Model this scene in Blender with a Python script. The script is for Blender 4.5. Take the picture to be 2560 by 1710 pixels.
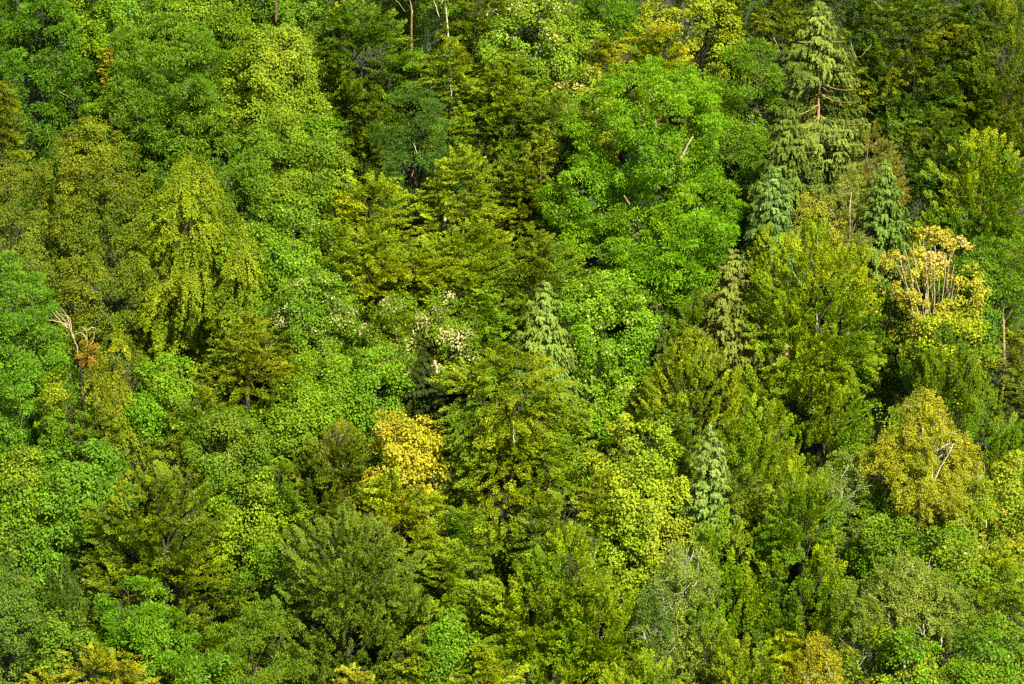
import bpy, math
import numpy as np

# ------------------------------------------------------------------ camera, sky, sun, exposure
for o in list(bpy.data.objects): bpy.data.objects.remove(o)
scene = bpy.context.scene
C = scene.collection
PW, PH = 2560.0, 1710.0
FOCAL, PITCH, CAMZ = 121.0, math.radians(13.0), 80.0
cam_data = bpy.data.cameras.new('camera'); cam = bpy.data.objects.new('camera', cam_data); C.objects.link(cam)
cam_data.lens = FOCAL; cam_data.sensor_width = 36.0; cam_data.clip_start = 1.0; cam_data.clip_end = 3000.0
cam.location = (0, 0, CAMZ); cam.rotation_euler = (math.radians(90) - PITCH, 0, 0)
scene.camera = cam

SUN_EL, SUN_AZ = math.radians(40), math.radians(24)      # azimuth: to the right of straight behind the camera
world = bpy.data.worlds.new('World'); scene.world = world; world.use_nodes = True
wn = world.node_tree; wn.nodes.clear()
sky = wn.nodes.new('ShaderNodeTexSky'); sky.sky_type = 'NISHITA'; sky.sun_disc = False
sky.sun_elevation = SUN_EL; sky.sun_rotation = math.pi - SUN_AZ
bg = wn.nodes.new('ShaderNodeBackground'); bg.inputs['Strength'].default_value = 0.065
wo = wn.nodes.new('ShaderNodeOutputWorld')
wn.links.new(sky.outputs['Color'], bg.inputs['Color']); wn.links.new(bg.outputs['Background'], wo.inputs['Surface'])
sl = bpy.data.lights.new('sun', 'SUN'); sl.energy = 4.6; sl.angle = math.radians(0.5); sl.color = (1.0, 0.92, 0.74)
sun = bpy.data.objects.new('sun', sl); C.objects.link(sun)
sun.rotation_euler = (math.radians(90) - SUN_EL, 0, SUN_AZ)   # light travels away from the camera, to the left and down
sun.location = (200, -100, 250)
vs = scene.view_settings
scene.display_settings.display_device = 'sRGB'
vs.view_transform = 'Standard'; vs.look = 'None'; vs.gamma = 1.0; vs.use_curve_mapping = False
vs.exposure = 1.8
cy = scene.cycles
cy.max_bounces = 4; cy.diffuse_bounces = 3; cy.glossy_bounces = 1; cy.transmission_bounces = 3; cy.transparent_max_bounces = 4
cy.use_denoising = False; cy.filter_width = 1.4
K_ALB = 0.60                                              # seen leaf colour -> leaf albedo

# ------------------------------------------------------------------ hillside
SLOPE = 0.55
def hill(x, y):
    b = np.sin(x * 0.045 + 1.3) * 1.1 + np.sin(y * 0.06 + x * 0.02) * 0.9 + np.sin(x * 0.013 - y * 0.017 + 2.0) * 2.2
    return SLOPE * (y - 250.0) + 6.0 + b

def ray(px, py):
    u = (px / PW - 0.5) * 36.0 / FOCAL
    v = -(py - PH / 2) / PW * 36.0 / FOCAL
    c, s = math.cos(PITCH), math.sin(PITCH)
    return np.array([u, c + v * s, -s + v * c])            # per unit of depth along the view axis

def at_height(px, py, H):
    d = ray(px, py)
    lo, hi = 100.0, 600.0
    for _ in range(50):
        m = (lo + hi) / 2
        p = d * m
        if CAMZ + p[2] - hill(p[0], p[1]) > H: lo = m
        else: hi = m
    p = d * lo
    return np.array([p[0], p[1], p[2] + CAMZ]), lo

def at_y(px, py, y):
    d = ray(px, py); p = d * (y / d[1])
    return np.array([p[0], p[1], p[2] + CAMZ])

# ------------------------------------------------------------------ materials
def leaf_material(name, rough, spec, trans):
    m = bpy.data.materials.new(name); m.use_nodes = True
    nt = m.node_tree; nt.nodes.clear()
    a = nt.nodes.new('ShaderNodeAttribute'); a.attribute_name = 'tint'
    p = nt.nodes.new('ShaderNodeBsdfPrincipled')
    p.inputs['Roughness'].default_value = rough; p.inputs['Specular IOR Level'].default_value = spec
    t = nt.nodes.new('ShaderNodeBsdfTranslucent')
    h = nt.nodes.new('ShaderNodeMix'); h.data_type = 'RGBA'; h.blend_type = 'MULTIPLY'; h.inputs[0].default_value = 1.0
    h.inputs[7].default_value = (1.1, 1.05, 0.4, 1)
    mx = nt.nodes.new('ShaderNodeMixShader'); mx.inputs[0].default_value = trans
    o = nt.nodes.new('ShaderNodeOutputMaterial')
    nt.links.new(a.outputs['Color'], p.inputs['Base Color']); nt.links.new(a.outputs['Color'], h.inputs[6])
    nt.links.new(h.outputs[2], t.inputs['Color'])
    nt.links.new(p.outputs[0], mx.inputs[1]); nt.links.new(t.outputs[0], mx.inputs[2]); nt.links.new(mx.outputs[0], o.inputs['Surface'])
    return m
LEAF = leaf_material('broad_leaves', 0.55, 0.2, 0.36)
NEEDLE = leaf_material('needles', 0.6, 0.18, 0.25)

BARKS = {}
def bark(rgb):
    if rgb in BARKS: return BARKS[rgb]
    m = bpy.data.materials.new('bark'); m.use_nodes = True
    nt = m.node_tree; b = nt.nodes['Principled BSDF']; b.inputs['Roughness'].default_value = 0.85
    tc = nt.nodes.new('ShaderNodeTexCoord'); mp = nt.nodes.new('ShaderNodeMapping'); mp.inputs['Scale'].default_value = (6, 6, 1.6)
    n = nt.nodes.new('ShaderNodeTexNoise'); n.inputs['Scale'].default_value = 2.0; n.inputs['Detail'].default_value = 5
    r = nt.nodes.new('ShaderNodeValToRGB')
    c = lin(rgb) * 0.5
    r.color_ramp.elements[0].position = 0.32; r.color_ramp.elements[0].color = (*(c * 0.45), 1)
    r.color_ramp.elements[1].position = 0.62; r.color_ramp.elements[1].color = (*c, 1)
    nt.links.new(tc.outputs['Object'], mp.inputs['Vector']); nt.links.new(mp.outputs[0], n.inputs['Vector'])
    nt.links.new(n.outputs['Fac'], r.inputs[0]); nt.links.new(r.outputs[0], b.inputs['Base Color'])
    BARKS[rgb] = m
    return m

def lin(rgb):
    c = np.asarray(rgb, float) / 255.0
    return np.where(c <= 0.04045, c / 12.92, ((c + 0.055) / 1.055) ** 2.4)

def ground_material():
    m = bpy.data.materials.new('leaf_litter'); m.use_nodes = True
    nt = m.node_tree; b = nt.nodes['Principled BSDF']; b.inputs['Roughness'].default_value = 0.95
    tc = nt.nodes.new('ShaderNodeTexCoord')
    n = nt.nodes.new('ShaderNodeTexNoise'); n.inputs['Scale'].default_value = 0.9; n.inputs['Detail'].default_value = 9
    r = nt.nodes.new('ShaderNodeValToRGB')
    r.color_ramp.elements[0].position = 0.35; r.color_ramp.elements[0].color = (0.007, 0.006, 0.003, 1)
    r.color_ramp.elements[1].position = 0.68; r.color_ramp.elements[1].color = (0.03, 0.02, 0.008, 1)
    e = r.color_ramp.elements.new(0.5); e.color = (0.01, 0.016, 0.004, 1)
    nt.links.new(tc.outputs['Object'], n.inputs['Vector']); nt.links.new(n.outputs['Fac'], r.inputs[0]); nt.links.new(r.outputs[0], b.inputs['Base Color'])
    return m

# ------------------------------------------------------------------ mesh helpers
def mesh_faces(name, V, nside, mat, tint=None):
    """V: (F*nside,3) unshared corners"""
    F = len(V) // nside
    me = bpy.data.meshes.new(name)
    me.vertices.add(len(V)); me.vertices.foreach_set('co', V.astype(np.float32).ravel())
    me.loops.add(len(V)); me.loops.foreach_set('vertex_index', np.arange(len(V), dtype=np.int32))
    me.polygons.add(F); me.polygons.foreach_set('loop_start', np.arange(0, len(V), nside, dtype=np.int32))
    if tint is not None:
        at = me.attributes.new('tint', 'FLOAT_VECTOR', 'FACE')
        at.data.foreach_set('vector', tint.astype(np.float32).ravel())
    me.update(calc_edges=True)
    me.shade_flat()
    me.materials.append(mat)
    return me

def tubes_mesh(name, tubes, mat, sides=6):
    V, F = [], []
    for pts, rad in tubes:
        pts = np.asarray(pts, float); n = len(pts); base = len(V)
        for i in range(n):
            t = pts[min(i + 1, n - 1)] - pts[max(i - 1, 0)]; t /= np.linalg.norm(t) + 1e-9
            ref = np.array([1.0, 0, 0]) if abs(t[0]) < 0.8 else np.array([0, 1.0, 0])
            a = np.cross(t, ref); a /= np.linalg.norm(a); b = np.cross(t, a)
            for k in range(sides):
                q = 2 * math.pi * k / sides
                V.append(tuple(pts[i] + rad[i] * (math.cos(q) * a + math.sin(q) * b)))
        for i in range(n - 1):
            for k in range(sides):
                k2 = (k + 1) % sides
                F.append((base + i * sides + k, base + i * sides + k2, base + (i + 1) * sides + k2, base + (i + 1) * sides + k))
        F.append(tuple(base + (n - 1) * sides + k for k in range(sides)))
        F.append(tuple(base + k for k in reversed(range(sides))))
    me = bpy.data.meshes.new(name); me.from_pydata(V, [], F); me.update()
    me.shade_smooth()
    me.materials.append(mat)
    return me

def link(name, me, parent=None):
    o = bpy.data.objects.new(name, me); C.objects.link(o)
    if parent is not None: o.parent = parent
    return o

def unit(v): return v / (np.linalg.norm(v, axis=-1, keepdims=True) + 1e-9)

class Noise:
    def __init__(s, rng, wl, n=5):
        d = unit(rng.normal(size=(n, 3))); s.k = d * (2 * math.pi / (wl * rng.uniform(0.7, 1.4, (n, 1)))); s.p = rng.uniform(0, 6.28, n)
    def __call__(s, P): return np.sin(P @ s.k.T + s.p).mean(axis=1) * 1.6       # roughly -1..1

PROFILE = {
    'dome':  ([0, .04, .13, .28, .48, .75, 1], [0.06, .34, .62, .87, 1, .96, .62]),
    'round': ([0, .04, .12, .25, .45, .7, .9, 1], [.05, .38, .66, .89, 1, .9, .62, .3]),
    'point': ([0, .05, .15, .3, .5, .8, 1], [.08, .30, .58, .82, 1, 1, .8]),
    'cone':  ([0, .07, .22, .5, .85, 1], [.04, .2, .45, .7, 1, .85]),
    'egg':   ([0, .05, .2, .5, .75, 1], [.05, .3, .66, 1, .95, .55]),
}

# ------------------------------------------------------------------ foliage
NMUL, LSC = 1.55, 0.80                                    # leaf count and leaf size
def leaves_from_sprays(P, A, N, L, W, TH, n, ll, lw, rng, taper=True, droop=0.0, jn=0.5, ja=0.45, fold=0.18):
    """flat branch sprays: leaves on both sides of a twig. Returns corners, per-leaf spray index, u along the twig, leaf centre"""
    n = int(n * NMUL); S = len(P); idx = np.repeat(np.arange(S), n); M = len(idx)
    u = rng.random(M) ** 0.75; v = rng.uniform(-1, 1, M)
    A_, N_ = A[idx], N[idx]; S_ = np.cross(A_, N_)
    wt = (0.25 + 0.9 * np.sin(np.pi * np.clip(u * 0.85 + 0.12, 0, 1))) if taper else np.ones(M)
    pos = P[idx] - A_ * (L[idx] * (1 - u))[:, None] + S_ * (v * W[idx] * 0.5 * wt)[:, None] + N_ * (rng.normal(size=M) * TH)[:, None]
    pos[:, 2] -= droop * u ** 2 * L[idx]
    a = unit(A_ + S_ * (np.sign(v) * (0.9 - 0.5 * u))[:, None] + rng.normal(size=(M, 3)) * ja)
    nn = N_ + rng.normal(size=(M, 3)) * jn
    return finish_leaves(pos, a, nn, ll, lw, rng, fold), idx, u, pos

def finish_leaves(pos, a, nn, ll, lw, rng, fold=0.18):
    M = len(pos)
    nn = unit(nn - a * (nn * a).sum(1, keepdims=True)); s = np.cross(a, nn)
    k = rng.uniform(0.7, 1.3, M)[:, None]
    l2, w2 = ll * k * 0.5 * LSC, lw * k * 0.5 * LSC
    up = nn * (w2 * fold * 2)
    V = np.empty((M, 4, 3))
    V[:, 0] = pos - a * l2; V[:, 1] = pos + s * w2 + up - a * l2 * 0.1; V[:, 2] = pos + a * l2; V[:, 3] = pos - s * w2 + up - a * l2 * 0.1
    return V

def leaves_from_clumps(P, O, R, n, ll, lw, mode, rng, flat=0.8):
    n = int(n * NMUL); S = len(P); idx = np.repeat(np.arange(S), n); M = len(idx)
    O_ = O[idx]
    d = unit(rng.normal(size=(M, 3)) + O_ * 0.55 + np.array([0, 0, 0.35]))
    rr = R[idx] * (0.45 + 0.6 * rng.random(M) ** 0.6)
    pos = P[idx] + d * rr[:, None] * np.array([1, 1, flat])
    if mode == 'ash':                                       # long leaflets standing out all round the shoot
        a = unit(d + rng.normal(size=(M, 3)) * 0.4 + np.array([0, 0, -0.1]))
        nn = np.array([0, 0, 0.9]) + O_ * 0.5 + rng.normal(size=(M, 3)) * 0.4
    else:                                                   # blades facing out, tips hanging
        nn = d * 0.7 + O_ * 0.45 + np.array([0, 0, 0.45]) + rng.normal(size=(M, 3)) * 0.3
        a = unit(rng.normal(size=(M, 3)) * 0.8 + O_ * 0.35 + np.array([0, 0, -0.55]))
    return finish_leaves(pos, a, nn, ll, lw, rng), idx, rr / R[idx] - 0.4, pos

def envelope(box, kind, rng, nz, dens, inner, yt):
    """points on and under the crown's surface: position, outward direction, height share t, radius share"""
    x0, z0, z1, R, prof = box
    ts = np.linspace(0, 1, 60); rs = np.interp(ts, *PROFILE[prof]) * R; H = z0 - z1
    area = np.trapezoid(2 * np.pi * rs, ts * H) if hasattr(np, 'trapezoid') else np.trapz(2 * np.pi * rs, ts * H)
    S = int(area * dens * 1.9)
    cdf = np.cumsum(rs + 0.12 * R); cdf /= cdf[-1]
    t = np.interp(rng.random(S), cdf, ts)
    ph = rng.uniform(-np.pi, np.pi, S)
    back = np.sin(ph) > 0.25                               # far side of the crown: thinner
    keep = ~back | (rng.random(S) < 0.35); t, ph = t[keep], ph[keep]
    r = np.interp(t, ts, rs)
    lump = 1 + 0.17 * np.sin(ph * 3 + rng.uniform(0, 6) + t * 5) + 0.13 * np.sin(ph * 5 - t * 9 + rng.uniform(0, 6))
    q = np.where(rng.random(len(t)) < inner, rng.uniform(0.45, 0.85, len(t)), rng.uniform(0.86, 1.04, len(t)))
    O = np.stack([np.cos(ph), np.sin(ph), np.zeros_like(t)], 1)
    P = np.stack([np.full_like(t, x0), np.full_like(t, yt), z0 - t * H], 1) + O * (r * q * lump)[:, None]
    P[:, 2] -= (1 - q) * H * 0.10
    dz = np.gradient(rs, ts * H); slope = np.interp(t, ts, dz)
    O = unit(O + np.array([0, 0, 1]) * np.clip(slope, -0.4, 3)[:, None])
    return P, O, t, q

def look(c):
    r, g, b = c
    q = max(.775 + .40 * (r / g - .76), .66); v = 152.0 * (max(r, g) / 152.0) ** .7
    m = max(q, 1.0)
    return (v * q / m, v / m, b * v / max(r, g) * .5)

KIND = {  # name, category, group, profile
    'beech': ('beech_tree', 'tree', 'beeches with fanned leaf sprays', 'dome'),
    'fan':   ('beech_tree', 'tree', 'beeches with fanned leaf sprays', 'point'),
    'maple': ('maple_tree', 'tree', 'maples with clumped leaves', 'round'),
    'ash':   ('ash_tree', 'tree', 'ashes with tufted leaves', 'round'),
    'oak':   ('oak_tree', 'tree', 'oaks with small leaf clumps', 'dome'),
    'weep':  ('weeping_beech', 'tree', 'weeping trees with hanging sprays', 'egg'),
    'birch': ('birch_tree', 'birch', 'birches with fine drooping leaves', 'egg'),
    'stems': ('maple_tree', 'tree', 'maples with clumped leaves', 'dome'),
    'spruce': ('spruce_tree', 'conifer', 'spruces among the broadleaf trees', 'cone'),
    'cypress': ('spruce_tree', 'conifer', 'spruces among the broadleaf trees', 'cone'),
    'larch': ('larch_tree', 'conifer', 'larches among the broadleaf trees', 'egg'),
}
FOOT = 0.0
COUNT = {'trees': 0, 'leaves': 0}

def crown_mesh(kind, boxes, yt, c1, c2, amt, o, rng):
    V, T = [], []
    n1, n2, n3 = Noise(rng, 3.2), Noise(rng, 6.0), Noise(rng, 2.0)
    kr, kg = (.99, .995) if kind in ('spruce', 'cypress', 'larch') else (.91, .99)
    raw = o.get('raw', kind in ('spruce', 'cypress', 'larch', 'birch', 'stems'))
    k1, k2 = (lin((c1[0] * kr, c1[1] * kg, c1[2] * .72)) * K_ALB, lin((c2[0] * kr, c2[1] * kg, c2[2] * .68)) * K_ALB) if raw else (lin(look(c1)) * K_ALB, lin(look(c2)) * K_ALB)
    D = o.get('dens', 1.0) * 1.5
    for box in boxes:
        x0, z0, z1, R, prof = box
        low = np.array([x0, yt, z1 + 0.25 * (z0 - z1)])
        thr = o.get('thr', -0.45)
        if kind in ('beech', 'fan'):
            P, O, t, q = envelope(box, kind, rng, n1, 1.35 * D, 0.28, yt)
            keep = n1(P) > thr; P, O, t, q = P[keep], O[keep], t[keep], q[keep]
            if kind == 'fan':
                A = unit(unit(P - low) + O * 0.25 + np.array([0, 0, .35]) + rng.normal(size=P.shape) * 0.14)
            else:
                A = unit(O * np.array([1, 1, .55]) + np.array([0, 0, o.get('rise', 0.12)]) + rng.normal(size=P.shape) * 0.2)
            N = np.array([0, -.25, 1.0]) + O * 0.9 + rng.normal(size=P.shape) * 0.25
            N = unit(N - A * (N * A).sum(1, keepdims=True))
            S = len(P); L = rng.uniform(1.1, 2.2, S) * o.get('sl', 1.0); W = rng.uniform(.34, .62, S) * o.get('sl', 1.0)
            ls = o.get('ls', 1.0)
            v, idx, u, pos = leaves_from_sprays(P, A, N, L, W, 0.05, o.get('n', 50), .20 * ls, .13 * ls, rng, droop=0.12, jn=.36, ja=.35)
            uu = u - 0.5
        elif kind in ('maple', 'oak', 'ash', 'stems'):
            rad = {'maple': (.55, 1.05), 'oak': (.4, .75), 'ash': (.6, 1.05), 'stems': (.3, .6)}[kind]
            dn = {'maple': 0.78, 'oak': 1.25, 'ash': 0.72, 'stems': 1.0}[kind]
            P, O, t, q = envelope(box, kind, rng, n1, dn * D, 0.26, yt)
            keep = n1(P) > thr; P, O, t, q = P[keep], O[keep], t[keep], q[keep]
            S = len(P); Rr = rng.uniform(*rad, S) * o.get('sl', 1.0); ls = o.get('ls', 1.0)
            n = o.get('n', {'maple': 78, 'oak': 46, 'ash': 92, 'stems': 26}[kind])
            ll, lw = {'maple': (.23, .19), 'oak': (.18, .13), 'ash': (.32, .095), 'stems': (.26, .2)}[kind]
            v, idx, u, pos = leaves_from_clumps(P, O, Rr, n, ll * ls, lw * ls, 'ash' if kind == 'ash' else 'maple', rng, .62 if kind == 'ash' else .8)
            uu = u - 0.35
        elif kind in ('birch', 'weep', 'larch'):
            P, O, t, q = envelope(box, kind, rng, n1, {'birch': 3.0, 'weep': 1.5, 'larch': 2.6}[kind] * D, 0.3, yt)
            keep = n1(P) > thr; P, O, t, q = P[keep], O[keep], t[keep], q[keep]
            S = len(P)
            if kind == 'weep':
                A = unit(O * np.array([.62, .62, .2]) + np.array([0, 0, -.8]) + rng.normal(size=P.shape) * 0.16)
                L = rng.uniform(1.3, 3.0, S); W = rng.uniform(.35, .6, S); th, n, ll, lw = .1, 62, .2, .13
            elif kind == 'birch':
                A = unit(O * np.array([.5, .5, .35]) + np.array([0, 0, -.45]) + rng.normal(size=P.shape) * 0.42)
                L = rng.uniform(.6, 1.3, S); W = rng.uniform(.3, .5, S); th, n, ll, lw = .13, 34, .145, .105
            else:
                A = unit(O * np.array([1, 1, .3]) + np.array([0, 0, .05]) + rng.normal(size=P.shape) * 0.3)
                L = rng.uniform(.8, 1.5, S); W = rng.uniform(.2, .4, S); th, n, ll, lw = .1, 38, .2, .055
            N = O + np.array([0, 0, .6]) + rng.normal(size=P.shape) * 0.3
            N = unit(N - A * (N * A).sum(1, keepdims=True)); ls = o.get('ls', 1.0)
            P = P + A * (L * 0.4)[:, None]
            v, idx, u, pos = leaves_from_sprays(P, A, N, L, W, th, o.get('n', n), ll * ls, lw * ls, rng, jn=.6, ja=.6)
            uu = u - 0.5
        else:                                              # spruces: whorls of drooping boughs hung with twigs
            H = z0 - z1; step = 0.30 if kind == 'cypress' else 0.36
            lev = np.arange(0.15, H, step); P_, A_, L_, tt = [], [], [], []
            for h in lev:
                r = np.interp(h / H, *PROFILE[prof]) * R
                nb = int(rng.integers(6, 9)) if r > .6 else 5
                ph = rng.uniform(0, 6.28) + np.arange(nb) * 6.28 / nb + rng.normal(size=nb) * .25
                for p_ in ph:
                    if 'win' in o and o['win'][0] < h / H < o['win'][1] and math.sin(p_) < -.45: continue
                    if math.sin(p_) > .35 and rng.random() < .6: continue
                    P_.append((x0, yt, z0 - h + rng.normal() * .08)); A_.append((math.cos(p_), math.sin(p_), 0)); L_.append(r * rng.uniform(.62, 1.14) + .12); tt.append(h / H)
            P_, A_, L_, tt = map(np.array, (P_, A_, L_, tt))
            # every bough carries twigs that hang from it; the needles stand on the twigs
            K = np.clip((L_ * (13 if kind == 'cypress' else 11) * D).astype(int), 6, None)
            bi = np.repeat(np.arange(len(P_)), K); nt_ = len(bi)
            ut = rng.random(nt_) ** .6; lt = rng.uniform(-1, 1, nt_); lent = (.12 + .75 * rng.random(nt_) ** 1.6) * np.clip(L_[bi] * .42, .3, .95)
            cntl = np.clip((lent * 42).astype(int), 9, None)
            ti = np.repeat(np.arange(nt_), cntl); idx = bi[ti]; M = len(ti)
            ax = A_[idx]; sd = np.stack([-ax[:, 1], ax[:, 0], np.zeros(M)], 1); Lx = L_[idx]; u = ut[ti]; wv = rng.random(M)
            sag = -(0.46 * u - 0.34 * u ** 3) * Lx * (0.35 + 0.9 * tt[idx])
            sgn = np.sign(lt[ti]); splay = rng.uniform(.1, .75, nt_)[ti]
            pos = P_[idx] + ax * (u * Lx)[:, None] + sd * (lt[ti] * (0.10 + .20 * Lx * (1 - .75 * u)))[:, None]
            td = unit(ax * splay[:, None] + sd * (sgn * splay * .5)[:, None] + np.array([0, 0, -.75]))
            pos = pos + td * (wv * lent[ti])[:, None] + rng.normal(size=(M, 3)) * .035
            pos[:, 2] += sag
            a = td + rng.normal(size=(M, 3)) * .38
            nn = ax * .8 + np.array([0, 0, .75]) + rng.normal(size=(M, 3)) * .35
            v = finish_leaves(pos, unit(a), nn, .26, .085, rng); uu = u - .5
        # leaf colours: patches over the crown, younger / yellower outer twigs and crown top
        tl = (z0 - pos[:, 2]) / max(z0 - z1, .1)
        m = amt - .1 + 0.42 * n2(pos) + 0.22 * n3(pos) + o.get('tip', .35) * uu + o.get('crest', .35) * (0.35 - tl) + rng.normal(size=len(pos)) * .17
        m = np.clip(m, 0, 1)[:, None]
        col = k1 * (1 - m) + k2 * m
        col = col * (1 + .16 * rng.normal(size=int(idx.max()) + 1)[idx] + .13 * rng.normal(size=len(pos))).clip(.5, 1.6)[:, None]
        if 'spot' in o:
            sc_, frac, z_lo, z_hi = o['spot']
            pr = frac * np.clip(n3(pos) * 1.3 + .6, 0, 1.6) * ((tl >= z_lo) & (tl <= z_hi))
            sp = rng.random(int(idx.max()) + 1)[idx] < .35
            hit = (rng.random(len(pos)) < pr * .9) & sp
            col[hit] = lin(sc_) * K_ALB * rng.uniform(.75, 1.2, (hit.sum(), 1))
        V.append(v.reshape(-1, 3)); T.append(col)
    V = np.concatenate(V); T = np.concatenate(T).clip(.001, .9)
    COUNT['leaves'] += len(T)
    return mesh_faces('crown', V - o['org'], 4, NEEDLE if kind in ('spruce', 'cypress', 'larch') else LEAF, T)

def curve(p, q, n, bend, rng, up=0.0):
    p, q = np.asarray(p, float), np.asarray(q, float); s = np.linspace(0, 1, n)[:, None]
    off = rng.normal(size=3) * bend; off[2] = abs(off[2]) * .4
    return p + (q - p) * s + off * np.sin(s * np.pi) + np.array([0, 0, up]) * np.sin(s * np.pi)

def wood_tubes(kind, boxes, base, yt, o, rng):
    x0, z0, z1, R, _ = boxes[0]
    ztip = z0 - (0.1 if kind in ('spruce', 'cypress', 'larch') else 0.42) * (z0 - z1)
    r0 = o.get('tr', 0.026 * (z0 - base[2]) ** .5 * 2.6 * min(1.2, .5 + R / 8))
    n = 12
    axis = curve(base - np.array([0, 0, .3]), (x0, yt, ztip), n, 0.0 if kind in ('spruce', 'cypress') else .35, rng)
    tubes = [(axis, np.linspace(r0, .035, n))]
    if kind in ('spruce', 'cypress'):
        H = z0 - z1
        for h in np.arange(.5, H, .9):
            r = np.interp(h / H, *PROFILE['cone']) * R
            for k in range(4):
                ph = rng.uniform(-math.pi, math.pi); u = np.linspace(0, 1, 6)
                pts = np.stack([x0 + np.cos(ph) * u * r, yt + np.sin(ph) * u * r, z0 - h - (0.42 * u - .30 * u ** 3) * r * (.35 + .9 * h / H) + .03], 1)
                tubes.append((pts, np.linspace(.045, .012, 6) * min(1, .4 + r / 3)))
        return tubes
    for bi, (bx, bz0, bz1, bR, prof) in enumerate(boxes):
        nl = o.get('limbs', 16) if bi == 0 else 8
        for k in range(nl):
            t = rng.uniform(.08, .8); ph = rng.uniform(-math.pi, .6)
            rr = np.interp(t, *PROFILE[prof]) * bR * rng.uniform(.6, .92)
            tip = np.array([bx + math.cos(ph) * rr, yt + math.sin(ph) * rr, bz0 - t * (bz0 - bz1)])
            hz = tip[2] - rr * rng.uniform(.5, 1.1) - .2 * (bz0 - bz1)
            f = np.clip((hz - axis[0, 2]) / (axis[-1, 2] - axis[0, 2]), .25, .95)
            st = np.array([np.interp(f, np.linspace(0, 1, n), axis[:, i]) for i in range(3)])
            lm = curve(st, tip, 8, .35, rng, up=-.1 * rr)
            rl = r0 * .26 * (1 - f * .6)
            tubes.append((lm, np.linspace(rl, .018, 8)))
            for j in range(2):                              # side twigs
                i = int(rng.integers(4, 7)); e = lm[i] + unit(lm[i + 1] - lm[i] + rng.normal(size=3) * .35) * rng.uniform(.6, 1.4)
                tubes.append((curve(lm[i], e, 4, .08, rng), np.linspace(rl * .35 + .008, .01, 4)))
    return tubes

BARK_DEF = {'beech': (84, 76, 46), 'fan': (84, 76, 46), 'maple': (80, 68, 42), 'ash': (112, 100, 62), 'oak': (80, 68, 42), 'weep': (110, 100, 70),
            'birch': (225, 220, 195), 'stems': (205, 185, 140), 'spruce': (205, 165, 115), 'cypress': (150, 120, 85), 'larch': (170, 150, 110)}
SEED = [11]
def tree(kind, cx, top, w, bot, c1, c2, amt, label, H=21.0, lobes=(), bare=(), stems=(), bark_rgb=None, group=None, name=None, ext=1.85, fwd=0.0, **o):
    SEED[0] += 1
    rng = np.random.default_rng(SEED[0] * 7919)
    p, depth = at_height(cx, top, H)
    mpp = depth * 36.0 / FOCAL / PW
    yt = p[1]; base = np.array([p[0], yt, float(hill(p[0], yt))])
    prof = o.pop('prof', KIND[kind][3])
    boxes = []
    lb = max([bot] + [l[3] for l in lobes])
    for (bx, bt, bw, bb) in ([(cx, top, w, bot)] if not lobes else lobes):
        a, b = at_y(bx, bt, yt), at_y(bx, bb, yt)
        hgt = (a[2] - b[2]) * (ext if bb >= lb - 25 or not lobes else 1.18)
        zb = max(a[2] - hgt, float(hill(a[0], yt)) + 1.2)
        boxes.append((a[0], a[2], zb, bw * (.58 if kind in ('spruce', 'cypress') else .545) * mpp, prof))
    nm, cat, grp, _ = KIND[kind]
    root = bpy.data.objects.new(name or nm, None); C.objects.link(root)
    root.empty_display_size = 1.0
    root.location = base
    root['label'] = label; root['category'] = cat; root['group'] = group or grp
    o['org'] = base
    bk = bark(bark_rgb or BARK_DEF[kind])
    tb = wood_tubes(kind, boxes, base, yt, o, rng)
    link('trunk', tubes_mesh('trunk', [(pts - base, r) for pts, r in tb], bk), root)
    link('crown', crown_mesh(kind, boxes, yt, c1, c2, amt, o, rng), root)
    R0 = boxes[0][3]
    for (pl, r1, r2, dep, rgb) in bare:                     # bare limbs seen on or between the leaves
        pts = np.array([at_y(x, y, yt - dep * R0) for x, y in pl])
        d = np.concatenate([[0], np.cumsum(np.linalg.norm(np.diff(pts, axis=0), axis=1))]); s = np.linspace(0, d[-1], 9)
        pts = np.stack([np.interp(s, d, pts[:, i]) for i in range(3)], 1) + rng.normal(size=(9, 3)) * .025
        link('bare_branch', tubes_mesh('bare_branch', [(pts - base, np.linspace(r1, r2, 9) * .5)], bark(rgb)), root)
    for (pl, r1, r2, dep, rgb) in stems:
        pts = np.array([at_y(x, y, yt - dep * R0) for x, y in pl])
        d = np.concatenate([[0], np.cumsum(np.linalg.norm(np.diff(pts, axis=0), axis=1))]); s = np.linspace(0, d[-1], 10)
        pts = np.stack([np.interp(s, d, pts[:, i]) for i in range(3)], 1) + rng.normal(size=(10, 3)) * .03
        link('stem', tubes_mesh('stem', [(pts - base, np.linspace(r1, r2, 10))], bark(rgb)), root)
    COUNT['trees'] += 1
    return root

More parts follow.
